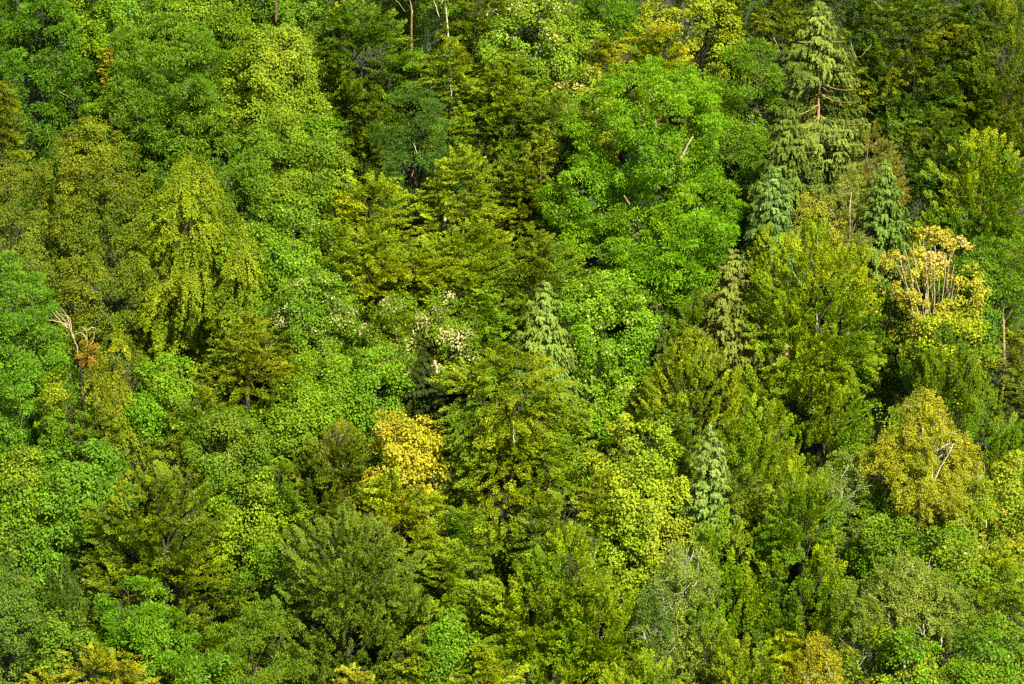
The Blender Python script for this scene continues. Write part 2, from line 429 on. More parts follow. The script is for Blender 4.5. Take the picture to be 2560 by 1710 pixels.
# ------------------------------------------------------------------ the ground
def build_ground():
    n = 161
    xs = np.linspace(-700, 700, n); ys = np.linspace(-500, 1100, n)
    X, Y = np.meshgrid(xs, ys); Z = hill(X, Y)
    V = np.stack([X, Y, Z], -1).reshape(-1, 3)
    i = np.arange(n * n).reshape(n, n)
    F = np.stack([i[:-1, :-1], i[:-1, 1:], i[1:, 1:], i[1:, :-1]], -1).reshape(-1, 4)
    me = bpy.data.meshes.new('ground'); me.from_pydata(V.tolist(), [], F.tolist()); me.update(); me.shade_smooth()
    me.materials.append(ground_material())
    g = link('forest_floor', me); g['kind'] = 'structure'
    g['label'] = 'dark leaf-strewn forest floor of the steep slope, glimpsed between the crowns'
build_ground()
def build_undergrowth():
    rng = np.random.default_rng(77); M = 420000
    y = rng.uniform(165, 400, M); x = rng.uniform(-.19, .19, M) * y
    nz = Noise(rng, 5.0); P = np.stack([x, y, np.zeros(M)], 1)
    hh = np.clip(.9 + nz(P) * .9, .15, 2.2)
    P[:, 2] = hill(x, y) + rng.random(M) ** .6 * hh
    V = finish_leaves(P, unit(rng.normal(size=(M, 3)) + np.array([0, -.3, -.2])), rng.normal(size=(M, 3)) * .5 + np.array([0, -.5, .8]), .42, .24, rng)
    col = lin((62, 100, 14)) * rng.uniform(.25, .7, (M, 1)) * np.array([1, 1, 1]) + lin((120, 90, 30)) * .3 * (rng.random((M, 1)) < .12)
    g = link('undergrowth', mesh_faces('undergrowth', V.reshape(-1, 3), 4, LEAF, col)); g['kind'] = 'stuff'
    g['label'] = 'dark low undergrowth on the forest floor between the trunks'
build_undergrowth()

# ------------------------------------------------------------------ the trees, roughly from the top of the slope down
PALE = (205, 185, 145); TWIG = (190, 165, 125); BROWN = (120, 85, 60)
# --- top edge
tree('ash', 110, -70, 320, 330, (40, 122, 12), (86, 152, 30), .32, 'deep green ash with dark gaps filling the top left corner', ls=1.05, thr=-.25,
     bare=[([(95, 190), (118, 165), (128, 150)], .07, .03, .75, TWIG), ([(118, 148), (145, 168)], .04, .02, .8, PALE), ([(146, 228), (185, 250)], .05, .02, .9, PALE), ([(92, 310), (100, 350)], .05, .02, .9, PALE), ([(118, 325), (125, 350), (117, 372)], .05, .03, .95, PALE)])
tree('beech', 10, 190, 110, 360, (112, 122, 22), (160, 135, 30), .5, 'rusty olive tree cut by the left edge below the top left ash', H=22)
tree('maple', 300, -70, 230, 130, (95, 165, 12), (165, 185, 20), .5, 'bright yellow-green maple at the top edge right of the corner ash', thr=-.3)
tree('beech', 268, 68, 46, 190, (175, 130, 10), (205, 120, 10), .5, 'small golden orange tree squeezed between two green ashes', H=21.5, sl=.6, limbs=5, ext=1.5, name='young_beech', group='small autumn trees')
tree('maple', 490, -60, 210, 170, (95, 150, 15), (150, 165, 30), .45, 'green maple at the top edge behind the broad mid-green ash')
tree('ash', 430, 45, 350, 440, (78, 136, 22), (128, 168, 55), .45, 'broad mid-green ash with tufted rounded crown, above the rusty oak', lobes=[(420, 45, 300, 330), (470, 140, 260, 450), (340, 180, 210, 380)], ls=1.0,
     bare=[([(345, 300), (344, 330)], .05, .03, .95, PALE), ([(312, 250), (322, 262)], .05, .03, 1.0, PALE), ([(470, 206), (462, 240)], .05, .03, .95, PALE)])
tree('maple', 725, -80, 200, 150, (60, 125, 22), (130, 165, 35), .3, 'dark green leafy tree with a dark trunk at the top edge', H=20, thr=-.2,
     bare=[([(692, -10), (690, 58)], .22, .2, 1.15, BROWN)])
tree('maple', 690, 60, 225, 330, (118, 155, 22), (190, 182, 72), .5, 'pale yellow-green maple with buff top beside the dark olive beech', crest=.6, dens=1.1)
tree('beech', 905, -20, 330, 420, (62, 118, 8), (165, 150, 18), .3, 'large dark beech with yellow-tipped sprays left of the bare trunks', thr=-.35, tip=.6, lobes=[(900, -20, 300, 330), (850, 170, 260, 480), (1000, 120, 160, 330)])
tree('maple', 1075, -110, 170, 60, (70, 150, 12), (150, 180, 40), .35, 'bright green maple behind the two bare trunks at the top edge', H=19)
tree('beech', 1030, -150, 120, -10, (80, 120, 10), (150, 150, 20), .3, 'tree with a brown bare trunk left of the white trunk, crown above the photo', H=25, bark_rgb=(165, 120, 75), tr=.24, limbs=6, ext=1.0,
     bare=[([(1033, 40), (1022, -10)], .09, .06, .4, PALE), ([(1015, 30), (985, -8)], .05, .03, .5, PALE)])
tree('birch', 1103, -150, 110, -15, (120, 150, 30), (170, 170, 60), .3, 'tree with a slim white forked trunk at the top edge, crown above the photo', H=25.5, bark_rgb=(235, 222, 190), tr=.2, limbs=6, ext=1.0, group='trees with bare trunks at the top edge',
     bare=[([(1098, 42), (1086, 5), (1080, -20)], .08, .05, .5, (235, 222, 190)), ([(1104, 10), (1112, -20)], .06, .04, .5, (235, 222, 190))])
tree('beech', 1200, -60, 210, 110, (92, 120, 12), (150, 135, 30), .45, 'brownish olive beech at the top edge right of the white trunk')
tree('beech', 1125, 85, 160, 270, (95, 140, 8), (190, 165, 15), .55, 'yellow-tipped beech directly below the bare trunks', tip=.6)
tree('maple', 1340, -10, 290, 190, (100, 155, 22), (165, 175, 60), .5, 'pale green maple sprinkled with cream leaves near the top edge', spot=((225, 215, 130), .22, 0, .7))
tree('ash', 1540, -60, 170, 150, (80, 145, 22), (125, 165, 45), .4, 'smooth green ash at the top edge between cream maple and golden beech')
tree('beech', 1640, 25, 190, 180, (100, 140, 10), (200, 150, 12), .5, 'beech with orange-gold sprays above the big bright green ash', tip=.6)
tree('beech', 1510, 75, 110, 190, (95, 140, 12), (195, 140, 15), .55, 'small beech with rusty gold top left of the orange-gold beech', tip=.5)
tree('maple', 1730, -60, 240, 180, (125, 140, 12), (195, 175, 35), .6, 'golden olive tree hung with long leaves at the top edge', ls=1.05, thr=-.2,
     bare=[([(1708, 10), (1707, 75)], .14, .12, 1.1, BROWN)])
tree('beech', 1830, -60, 130, 150, (62, 120, 12), (140, 140, 25), .3, 'dark green beech at the top edge left of the tall spruce', thr=-.1)
tree('beech', 1950, -40, 200, 200, (70, 105, 15), (150, 130, 25), .4, 'dark brownish beech directly behind the tall spruce', thr=-.2,
     bare=[([(1935, 95), (1955, 140)], .05, .03, .9, PALE)])
tree('beech', 2270, -60, 330, 330, (50, 100, 8), (172, 135, 10), .28, 'large dark green beech with orange tips right of the tall spruce', thr=-.25, tip=.6, lobes=[(2250, -60, 300, 300), (2190, 90, 240, 370), (2350, 60, 230, 340)],
     bare=[([(2128, 110), (2140, 140), (2150, 143), (2178, 112)], .05, .03, 1.0, PALE), ([(2187, 5), (2206, 24)], .05, .03, 1.0, PALE)])
tree('fan', 2500, -60, 270, 420, (58, 100, 10), (150, 132, 18), .35, 'dark olive beech with slanting sprays in the top right corner', thr=-.25, tip=.5, lobes=[(2510, -60, 240, 330), (2470, 120, 190, 420)])
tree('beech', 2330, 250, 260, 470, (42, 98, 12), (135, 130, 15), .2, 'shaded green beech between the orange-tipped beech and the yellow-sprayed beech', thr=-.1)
# --- tall spruce group
tree('spruce', 2052, 0, 330, 560, (112, 138, 58), (158, 176, 100), .5, 'tallest pale grey-green spruce with a bare buff trunk, upper right', H=25, tip=.3, crest=.5, dens=1.05, ext=1.1, tr=.3,
     lobes=[(2052, 0, 300, 520)], win=(.30, .47), bark_rgb=(215, 170, 120))
tree('spruce', 1975, 270, 190, 520, (92, 122, 42), (130, 150, 70), .4, 'drooping dark spruce behind the small blue-green spruce, left of the tallest spruce', H=22, ext=1.1)
tree('ash', 1865, 100, 160, 480, (85, 148, 25), (130, 172, 50), .4, 'slender green ash between the big bright green ash and the tallest spruce', lobes=[(1875, 100, 140, 330), (1850, 250, 170, 520)], thr=-.35, ls=.9,
     bare=[([(1790, 380), (1815, 400), (1830, 430)], .06, .03, 1.0, TWIG), ([(1815, 330), (1822, 355)], .04, .03, 1.0, TWIG), ([(1835, 470), (1850, 500)], .05, .03, 1.0, TWIG)])
tree('cypress', 1937, 410, 135, 620, (98, 138, 70), (150, 180, 120), .5, 'small blue-green spruce standing below the tallest spruce', H=23, ext=1.3)
tree('larch', 2192, 310, 130, 500, (128, 132, 48), (160, 140, 60), .5, 'thin brownish larch with reddish tip right of the tallest spruce', H=21, dens=.75, spot=((165, 90, 45), .2, .05, .45))
tree('larch', 2128, 405, 120, 590, (132, 155, 70), (165, 178, 90), .5, 'pale larch with a white stem below the tallest spruce', H=21, bare=[([(2124, 535), (2128, 480)], .07, .05, .85, (225, 215, 185))])
tree('cypress', 2212, 395, 150, 660, (108, 142, 62), (148, 172, 92), .5, 'pale grey-green spruce with drooping boughs behind the cream maple', H=22, ext=1.3)
tree('birch', 2045, 458, 120, 590, (160, 160, 35), (200, 185, 60), .6, 'small yellow birch tucked under the two larches', H=20, thr=-.1, limbs=8)
tree('fan', 1920, 540, 90, 680, (120, 145, 20), (205, 185, 15), .6, 'small pointed tree with bright yellow tip right of the bright green ash', H=20, sl=.7, limbs=8, crest=.9)
# --- big bright ash and neighbours
tree('ash', 1640, 155, 340, 560, (92, 174, 8), (135, 192, 25), .45, 'largest and brightest green ash with bare pale limbs, right of centre', H=27, ls=1.05, sl=1.0,
     lobes=[(1635, 155, 320, 440), (1475, 385, 190, 560), (1690, 430, 300, 660), (1570, 520, 320, 720), (1755, 600, 190, 800)], limbs=18,
     bare=[([(1700, 402), (1712, 375), (1733, 340)], .17, .13, 1.0, (200, 188, 140)), ([(1706, 388), (1722, 378)], .08, .05, 1.02, (200, 188, 140)),
           ([(1633, 248), (1622, 232)], .06, .03, 1.0, TWIG), ([(1635, 245), (1640, 226)], .05, .03, 1.0, TWIG), ([(1640, 318), (1640, 300)], .08, .05, 1.0, TWIG),
           ([(1575, 512), (1560, 488)], .13, .09, 1.12, (190, 150, 110)), ([(1490, 462), (1503, 472)], .08, .06, 1.1, PALE), ([(1694, 455), (1708, 466)], .06, .03, 1.05, PALE), ([(1430, 484), (1448, 480)], .04, .02, 1.1, PALE)])
tree('beech', 1262, 122, 270, 380, (98, 138, 8), (172, 165, 25), .45, 'yellow-green beech with neat level layers, upper centre', tip=.6, crest=.5, thr=-.45, rise=.05, sl=.85)
tree('maple', 1450, 165, 120, 320, (110, 150, 25), (205, 190, 85), .5, 'maple with cream hanging leaves behind the bright green ash', H=20.5, spot=((222, 200, 110), .5, 0, .9))
tree('maple', 1500, 210, 80, 330, (160, 150, 50), (220, 190, 110), .7, 'narrow buff-leaved tree at the left shoulder of the bright green ash', H=21, sl=.7, limbs=6)
tree('beech', 1395, 220, 170, 380, (85, 125, 18), (145, 140, 30), .4, 'dull olive beech between the level-layered beech and bright green ash')
tree('ash', 1040, 218, 190, 500, (42, 98, 40), (78, 130, 62), .4, 'dark blue-green ash with a pale stem, upper centre', H=21.5, ls=.8, dens=1.15,
     bare=[([(1042, 385), (1040, 372), (1033, 358)], .07, .04, .95, (225, 215, 190)), ([(1042, 380), (1055, 398)], .05, .03, 1.0, (225, 215, 190)), ([(1030, 440), (1034, 425)], .05, .04, .95, PALE)])
tree('maple', 735, 290, 270, 520, (88, 148, 15), (158, 165, 40), .4, 'green maple directly under the pale buff-topped maple', H=21, thr=-.35)
tree('ash', 610, 370, 170, 540, (72, 130, 32), (112, 155, 55), .4, 'small grey-green ash between the broad ash and the green maple', H=20, thr=-.2,
     bare=[([(565, 455), (562, 468)], .04, .03, 1.0, PALE), ([(560, 370), (572, 382)], .05, .03, 1.05, PALE)])
tree('beech', 925, 420, 240, 560, (128, 150, 10), (212, 178, 12), .5, 'golden yellow beech below left of the dark blue-green ash', thr=-.2, tip=.5)
tree('beech', 1150, 350, 190, 540, (135, 150, 14), (200, 178, 40), .55, 'gold-topped beech right of the dark blue-green ash', tip=.5, crest=.8, sl=.85)
tree('beech', 1320, 300, 200, 620, (88, 120, 10), (182, 158, 30), .42, 'dark olive beech with gold pointed crown and visible trunk, centre', tip=.6, crest=.9, thr=-.3, lobes=[(1358, 295, 90, 480), (1310, 345, 230, 640)],
     bare=[([(1352, 455), (1353, 380)], .07, .04, .9, (150, 110, 70)), ([(1328, 480), (1340, 500)], .05, .03, 1.0, TWIG)])
# --- left block
tree('oak', 230, 305, 310, 800, (92, 118, 10), (150, 130, 18), .38, 'large rusty olive oak with orange flecks, left side', H=25, spot=((170, 135, 15), .12, 0, .55), crest=.3, lobes=[(225, 305, 250, 620), (230, 420, 320, 830)], thr=-.5, dens=1.1)
tree('oak', 45, 395, 170, 560, (105, 118, 28), (150, 135, 40), .45, 'olive oak at the left edge beside the large rusty oak', H=21)
tree('oak', 40, 510, 180, 720, (98, 115, 38), (150, 140, 60), .45, 'greyish olive oak at the left edge above the soft green ash', H=21)
tree('weep', 475, 400, 220, 820, (125, 148, 12), (190, 172, 30), .55, 'yellow weeping tree with long hanging sprays, left of centre', H=23, lobes=[(475, 400, 190, 640), (490, 560, 290, 800), (460, 680, 200, 880)], tip=.5, thr=-.3)
tree('weep', 605, 590, 150, 760, (112, 145, 15), (175, 165, 32), .45, 'smaller drooping yellow-green tree right of the yellow weeping tree', H=21, thr=-.3)
tree('maple', 700, 520, 240, 720, (85, 155, 12), (150, 178, 35), .4, 'bright green maple with dark holes right of the weeping tree', H=21.5, thr=-.22, spot=((225, 215, 140), .1, 0, .3))
tree('beech', 820, 530, 200, 680, (105, 145, 12), (178, 170, 25), .45, 'yellow-green beech between the bright maple and the broad gold beech')
tree('beech', 985, 540, 300, 760, (118, 148, 10), (195, 172, 28), .5, 'broad gold-green beech with loose sprays in the middle', lobes=[(930, 545, 240, 760), (1060, 580, 220, 780)], tip=.5, thr=-.5)
tree('beech', 1190, 530, 270, 760, (112, 152, 10), (185, 172, 25), .45, 'even yellow-green beech above the narrow pale spruce', thr=-.5)
tree('beech', 1350, 560, 210, 740, (80, 112, 14), (150, 135, 25), .4, 'dull dark olive beech below the gold pointed beech', thr=-.3)
tree('beech', 1215, 690, 120, 840, (105, 165, 12), (178, 188, 35), .45, 'yellow-green tree left of the narrow pale spruce', H=20.5)
# --- middle
tree('maple', 795, 685, 200, 880, (88, 145, 25), (140, 165, 50), .35, 'green maple with a cream-speckled top left of the white-flecked tree', spot=((228, 215, 160), .35, 0, .35), H=21, ls=.9)
tree('maple', 1050, 725, 230, 860, (92, 135, 18), (150, 160, 35), .35, 'thin tree flecked all over with white leaves near the centre', spot=((238, 222, 160), .8, 0, .75), H=21.5, ls=.9, thr=-.05, bare=[([(1066, 845), (1067, 805)], .05, .03, 1.0, PALE)])
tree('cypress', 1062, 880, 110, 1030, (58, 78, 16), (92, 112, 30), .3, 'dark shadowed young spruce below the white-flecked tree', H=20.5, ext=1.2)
tree('maple', 810, 885, 180, 1050, (105, 172, 18), (165, 190, 40), .45, 'fresh light green maple left of the dark young spruce', H=21, ls=.9)
tree('maple', 920, 860, 150, 1060, (95, 165, 22), (172, 195, 50), .4, 'soft light green maple touching the dark young spruce', H=21, ls=.85)
tree('beech', 620, 775, 280, 1060, (108, 130, 14), (158, 130, 22), .45, 'brownish olive beech dome right of the weeping tree', H=24, crest=.7, tip=.4, thr=-.5, rise=.05)
tree('cypress', 1365, 705, 165, 930, (112, 148, 62), (152, 178, 98), .5, 'narrow pale grey spruce pressed against the bright green maple', H=23, ext=1.2, dens=1.35)
tree('maple', 1500, 690, 250, 1060, (98, 172, 22), (158, 190, 48), .4, 'fresh bright green maple with upright leafy ridges, centre right', H=22, thr=-.35, spot=((225, 220, 140), .08, 0, .6), lobes=[(1505, 690, 230, 930), (1495, 850, 230, 1080)],
     bare=[([(1498, 945), (1494, 918)], .1, .07, .8, (170, 130, 90))])
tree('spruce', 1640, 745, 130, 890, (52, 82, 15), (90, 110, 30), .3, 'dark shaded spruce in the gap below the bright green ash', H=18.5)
tree('spruce', 1832, 620, 170, 830, (112, 128, 55), (150, 160, 85), .5, 'olive grey spruce with bare side boughs below the bright green ash', H=22.5, ext=1.3, dens=.9)
tree('fan', 2050, 530, 370, 1080, (102, 152, 5), (198, 182, 12), .55, 'big fan-sprayed yellow-green beech left of the cream maple', H=26, crest=.55, tip=.55, lobes=[(2040, 530, 330, 900), (2010, 760, 370, 1090)], thr=-.4)
tree('fan', 2450, 305, 320, 640, (72, 128, 6), (212, 182, 10), .38, 'green beech with bright yellow sprays at the right side', H=23.5, tip=.7, crest=.5, thr=-.3, lobes=[(2460, 305, 270, 560), (2420, 430, 320, 690)])
tree('ash', 2505, 585, 180, 780, (48, 128, 12), (130, 160, 25), .3, 'deep green tree with bare forked lower stems at the right edge', H=20, ext=1.0, tr=.22, bark_rgb=(185, 160, 110),
     bare=[([(2482, 830), (2492, 770), (2490, 690)], .13, .07, .95, (185, 160, 110)), ([(2494, 770), (2520, 720)], .07, .04, 1.0, (185, 160, 110)), ([(2480, 830), (2470, 790)], .06, .04, 1.0, (185, 160, 110)), ([(2505, 820), (2530, 775)], .05, .03, 1.0, (185, 160, 110))])
_st = []
_rs = np.random.default_rng(5)
for _i in range(16):
    _x = 2240 + _i * 11 + _rs.uniform(-5, 5); _b = 2335 + (_i - 7.5) * 4.5
    _y = 600 + abs(_i - 6.5) ** 2 * 1.2 + _rs.uniform(-10, 25)
    _st.append(([(_b, 880), (_b + (_x - _b) * .35 + _rs.uniform(-4, 4), 780), (_b + (_x - _b) * .75 + _rs.uniform(-4, 4), 690), (_x, _y)], .055, .02, _rs.uniform(.35, .9), (205, 185, 130)))
tree('stems', 2320, 572, 240, 770, (178, 170, 30), (226, 196, 92), .6, 'cream and yellow autumn maple with a fan of bare stems', H=23, spot=((235, 205, 120), .9, 0, .35), crest=.7, ext=1.5, dens=1.7, thr=-.1, stems=_st, limbs=8)
tree('maple', 2385, 780, 190, 900, (130, 150, 15), (210, 185, 45), .4, 'low yellow maple at the foot of the cream maple', H=20, thr=-.05, ls=1.05, dens=.8)
tree('fan', 2370, 800, 300, 1060, (82, 128, 12), (158, 145, 25), .35, 'olive green beech below the cream maple, above the yellow birch', H=21, thr=-.3)
tree('beech', 2545, 810, 120, 1010, (92, 105, 22), (150, 128, 40), .45, 'brownish olive beech on the right edge below the forked stems', H=21, thr=-.2)
tree('fan', 1750, 700, 110, 800, (70, 120, 10), (150, 145, 20), .3, 'dark green beech tip behind the golden olive dome', H=19)
tree('fan', 1732, 810, 280, 1080, (115, 138, 10), (188, 165, 25), .52, 'golden olive beech dome with fine fanned sprays, right of centre', H=23.5, crest=.6, tip=.45, sl=.85, thr=-.5)
tree('beech', 1270, 855, 390, 1240, (95, 135, 8), (185, 160, 28), .52, 'broad golden olive beech with arching sprays, middle of the slope', H=25, lobes=[(1265, 855, 350, 1110), (1260, 980, 450, 1270)], rise=-.12, tip=.55, crest=.55, thr=-.4,
     bare=[([(1285, 1108), (1284, 1052)], .07, .04, 1.0, (235, 225, 195)), ([(1243, 1030), (1240, 1005)], .05, .03, 1.0, PALE)])
# --- left, middle height
tree('ash', 40, 640, 220, 1080, (72, 150, 42), (122, 182, 70), .42, 'soft pale green ash with dense tufts along the left edge', H=23, lobes=[(20, 640, 170, 900), (60, 780, 200, 1090), (30, 1000, 180, 1170)], ls=1.0, thr=-.45,
     bare=[([(50, 1078), (58, 1040)], .06, .03, 1.0, PALE), ([(0, 1062), (20, 1068)], .07, .05, 1.0, PALE), ([(16, 1110), (18, 1085)], .13, .12, .9, (150, 110, 90))])
tree('maple', 50, 1120, 150, 1330, (82, 145, 28), (165, 165, 40), .4, 'mid-green maple with a yellow patch on the left edge', H=21, ls=1.1, spot=((210, 150, 20), .6, .55, .8))
_dead = ([(185, 848), (178, 828), (150, 780)], .07, .02, 0, PALE)
def dead_tree():
    p, dpt = at_height(200, 775, 19.0); yt = p[1]; base = np.array([p[0], yt, float(hill(p[0], yt))]); rng = np.random.default_rng(3)
    r = bpy.data.objects.new('dead_tree', None); C.objects.link(r); r.location = base
    r['label'] = 'leafless tree with thin pale twigs in the black gap at left'; r['category'] = 'dead tree'; r['group'] = 'dead trees'
    bk = bark((215, 190, 150))
    ax = curve(base - np.array([0, 0, .3]), at_y(200, 900, yt), 10, .2, rng)
    link('trunk', tubes_mesh('trunk', [(ax - base, np.linspace(.16, .07, 10))], bk), r)
    for pl in ([(200, 900), (186, 850), (172, 815), (140, 778)], [(186, 850), (176, 800), (155, 772)], [(176, 822), (160, 812), (132, 782)], [(178, 830), (168, 790), (150, 785)],
               [(200, 900), (218, 870), (216, 828), (206, 815)], [(218, 870), (235, 850), (236, 830)], [(200, 900), (228, 888), (248, 866)], [(218, 850), (205, 830), (186, 836)],
               [(216, 828), (232, 818), (240, 822)], [(120, 775), (100, 782), (80, 788)]):
        if pl[0] == (120, 775): pl = [(172, 815), (150, 805), (118, 800)]
        pts = np.array([at_y(x, y, yt - .3) for x, y in pl]); d = np.concatenate([[0], np.cumsum(np.linalg.norm(np.diff(pts, axis=0), axis=1))]); s = np.linspace(0, d[-1], 9)
        pts = np.stack([np.interp(s, d, pts[:, i]) for i in range(3)], 1) + rng.normal(size=(9, 3)) * .03
        link('branch', tubes_mesh('branch', [(pts - base, np.linspace(.05, .02, 9))], bk), r)
dead_tree()
tree('beech', 218, 838, 60, 880, (185, 95, 30), (205, 110, 45), .5, 'tiny rust-orange sapling under the leafless twigs', H=18.5, sl=.6, limbs=4, name='young_beech', group='small autumn trees', dens=.6)
tree('maple', 165, 870, 120, 1130, (75, 140, 10), (180, 165, 15), .4, 'dark green sapling with yellow leaves right of the soft pale ash', H=19, thr=-.05, sl=.8)
tree('weep', 300, 850, 190, 1130, (108, 130, 12), (172, 140, 22), .45, 'rusty olive drooping tree below the large rusty oak', H=21, lobes=[(295, 850, 130, 980), (310, 940, 250, 1150)], thr=-.2, tip=.5)
tree('maple', 405, 890, 170, 1030, (78, 165, 10), (135, 180, 30), .35, 'vivid green maple between the drooping rusty tree and the brownish dome', H=19.5, thr=-.15)
tree('beech', 490, 960, 200, 1110, (95, 140, 18), (150, 145, 28), .4, 'green beech with a white flecked spray below the weeping tree', H=20.5, spot=((235, 230, 175), .1, 0, .3))
# --- lower left
tree('maple', 190, 1125, 200, 1370, (72, 150, 38), (118, 172, 60), .4, 'soft rounded green maple left of the big dark olive beech', H=21, ls=1.05, lobes=[(220, 1115, 170, 1300), (160, 1180, 180, 1390)])
tree('maple', 565, 1035, 200, 1190, (85, 140, 28), (140, 155, 40), .4, 'green maple with a short pale stem above the lime maple', H=21, ls=.85, bare=[([(573, 1158), (571, 1128)], .06, .04, 1.0, PALE)])
tree('beech', 450, 1080, 180, 1210, (98, 115, 20), (150, 128, 30), .45, 'dusty brown-olive beech behind the big dark olive beech', H=20.5)
tree('maple', 620, 1180, 150, 1380, (120, 165, 12), (178, 188, 30), .5, 'lime yellow maple right of the big dark olive beech', H=20.5, thr=-.2, ls=.95)
tree('beech', 390, 1145, 370, 1560, (80, 112, 6), (172, 158, 14), .45, 'big dark olive beech with yellow-edged sprays, lower left', H=25, lobes=[(400, 1145, 320, 1400), (390, 1250, 460, 1600)], thr=-.2, tip=.6, rise=.3)
tree('beech', 700, 1130, 150, 1330, (95, 145, 18), (150, 158, 32), .4, 'mid-green beech left of the dark olive dome', H=21)
tree('fan', 835, 1040, 200, 1220, (88, 112, 22), (140, 118, 35), .45, 'dark brown-olive dome left of the narrow golden maple', H=21.5, sl=.8, thr=-.5, lobes=[(845, 1040, 180, 1180), (790, 1100, 220, 1260)])
tree('maple', 1008, 1030, 145, 1180, (175, 165, 20), (222, 192, 60), .55, 'narrow golden yellow maple left of the broad golden olive beech', H=22, raw=True, ls=1.05)
tree('beech', 980, 1160, 290, 1400, (132, 150, 8), (198, 178, 25), .5, 'mustard yellow-green beech below the narrow golden maple', H=21.5, thr=-.5)
tree('fan', 880, 1255, 370, 1620, (100, 130, 45), (148, 150, 72), .42, 'large dull grey-olive beech with fine feathered sprays, lower centre', H=25, lobes=[(865, 1255, 330, 1480), (885, 1350, 460, 1640)], thr=-.4, sl=.9, crest=.5)
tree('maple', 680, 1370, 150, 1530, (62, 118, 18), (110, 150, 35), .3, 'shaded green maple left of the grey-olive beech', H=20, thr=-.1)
tree('ash', 640, 1520, 210, 1710, (85, 130, 12), (128, 152, 30), .45, 'soft moss green tree at the bottom edge below the grey-olive beech', H=21, ls=.8, dens=1.2, spot=((190, 110, 40), .02, 0, .6))
tree('ash', 345, 1455, 150, 1700, (62, 160, 15), (125, 185, 40), .38, 'vivid green ash in front of the big dark olive beech', H=21, lobes=[(345, 1455, 140, 1600), (350, 1540, 270, 1720)], thr=-.3)
tree('oak', 20, 1400, 190, 1640, (62, 108, 42), (125, 150, 75), .35, 'bluish green oak at the left edge near the bottom', H=21)
tree('fan', 165, 1375, 190, 1600, (62, 95, 35), (115, 128, 58), .38, 'dark grey-green tree between the bluish oak and the dark olive beech', H=21, thr=-.35)
tree('maple', 160, 1540, 130, 1690, (82, 135, 35), (130, 155, 50), .4, 'small mid-green maple above the bronze tree in the bottom left corner', H=20.5)
tree('beech', 240, 1600, 300, 1740, (135, 130, 25), (190, 145, 45), .5, 'bronze gold beech in the bottom left corner', H=21, lobes=[(240, 1595, 200, 1740), (110, 1660, 220, 1780), (330, 1650, 180, 1780)], sl=.8)
tree('maple', 530, 1640, 150, 1750, (65, 135, 18), (115, 160, 40), .35, 'green maple on the bottom edge between vivid ash and moss green tree', H=20.5)
# --- lower middle and right
tree('beech', 1125, 1330, 170, 1530, (112, 155, 8), (172, 175, 22), .45, 'bright yellow-green beech right of the grey-olive beech', H=21)
tree('beech', 1150, 1250, 190, 1400, (90, 140, 14), (155, 158, 30), .4, 'mid-green beech between the mustard beech and the arching golden beech', H=19.5)
tree('beech', 1375, 1215, 190, 1350, (88, 130, 14), (165, 155, 28), .42, 'olive beech below the arching golden beech, left of the lime-yellow maple', H=20)
tree('beech', 1500, 1170, 170, 1330, (98, 138, 14), (185, 165, 30), .45, 'gold-flecked beech just left of the lime-yellow maple', H=20.5)
tree('maple', 1600, 1045, 240, 1340, (150, 175, 18), (202, 196, 58), .5, 'lime-yellow maple with open gaps and dark stems, right of centre', H=22.5, raw=True, thr=-.15, ls=1.05, lobes=[(1580, 1045, 180, 1200), (1600, 1120, 260, 1370)],
     bare=[([(1630, 1160), (1622, 1125)], .06, .03, .9, TWIG), ([(1588, 1200), (1575, 1170)], .05, .03, .9, TWIG), ([(1622, 1300), (1625, 1262)], .08, .06, .9, (150, 110, 80))])
tree('spruce', 1778, 1060, 130, 1260, (120, 152, 75), (160, 185, 115), .5, 'small pale blue-green spruce right of the lime-yellow maple', H=23, ext=1.3)
tree('beech', 1690, 1010, 150, 1160, (85, 138, 14), (150, 152, 25), .38, 'green beech behind the small pale spruce', H=20.5)
tree('fan', 1900, 960, 240, 1200, (100, 148, 10), (190, 175, 18), .42, 'yellow-green beech below the big fan-sprayed beech', H=21, thr=-.3)
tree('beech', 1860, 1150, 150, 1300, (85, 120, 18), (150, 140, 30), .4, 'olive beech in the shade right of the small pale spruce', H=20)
tree('fan', 1810, 1250, 240, 1560, (108, 162, 8), (185, 188, 20), .45, 'vivid yellow-green beech right of the grey weeping birch', H=21.5, thr=-.35, bare=[([(1850, 1390), (1850, 1330)], .07, .04, 1.0, (120, 100, 60))])
tree('birch', 1712, 1350, 150, 1590, (138, 158, 62), (182, 182, 92), .45, 'pale grey-yellow weeping birch, lower right of centre', H=21.5, lobes=[(1715, 1350, 130, 1500), (1715, 1450, 190, 1610)], dens=1.1, thr=-.5)
tree('birch', 1640, 1450, 90, 1570, (105, 128, 55), (150, 155, 85), .4, 'small grey birch at the left foot of the weeping birch', H=20.5)
tree('fan', 2000, 1130, 270, 1540, (82, 138, 6), (192, 172, 15), .36, 'dark green beech with yellow top and fanned sprays, lower right', H=24.5, crest=.7, tip=.5, thr=-.35, lobes=[(2005, 1130, 200, 1350), (1990, 1230, 330, 1580)])
tree('birch', 2135, 1135, 160, 1360, (125, 145, 65), (165, 168, 90), .45, 'grey-green birch leaning behind the yellow-topped dark beech', H=21, lobes=[(2105, 1135, 120, 1270), (2160, 1220, 150, 1390)], limbs=8)
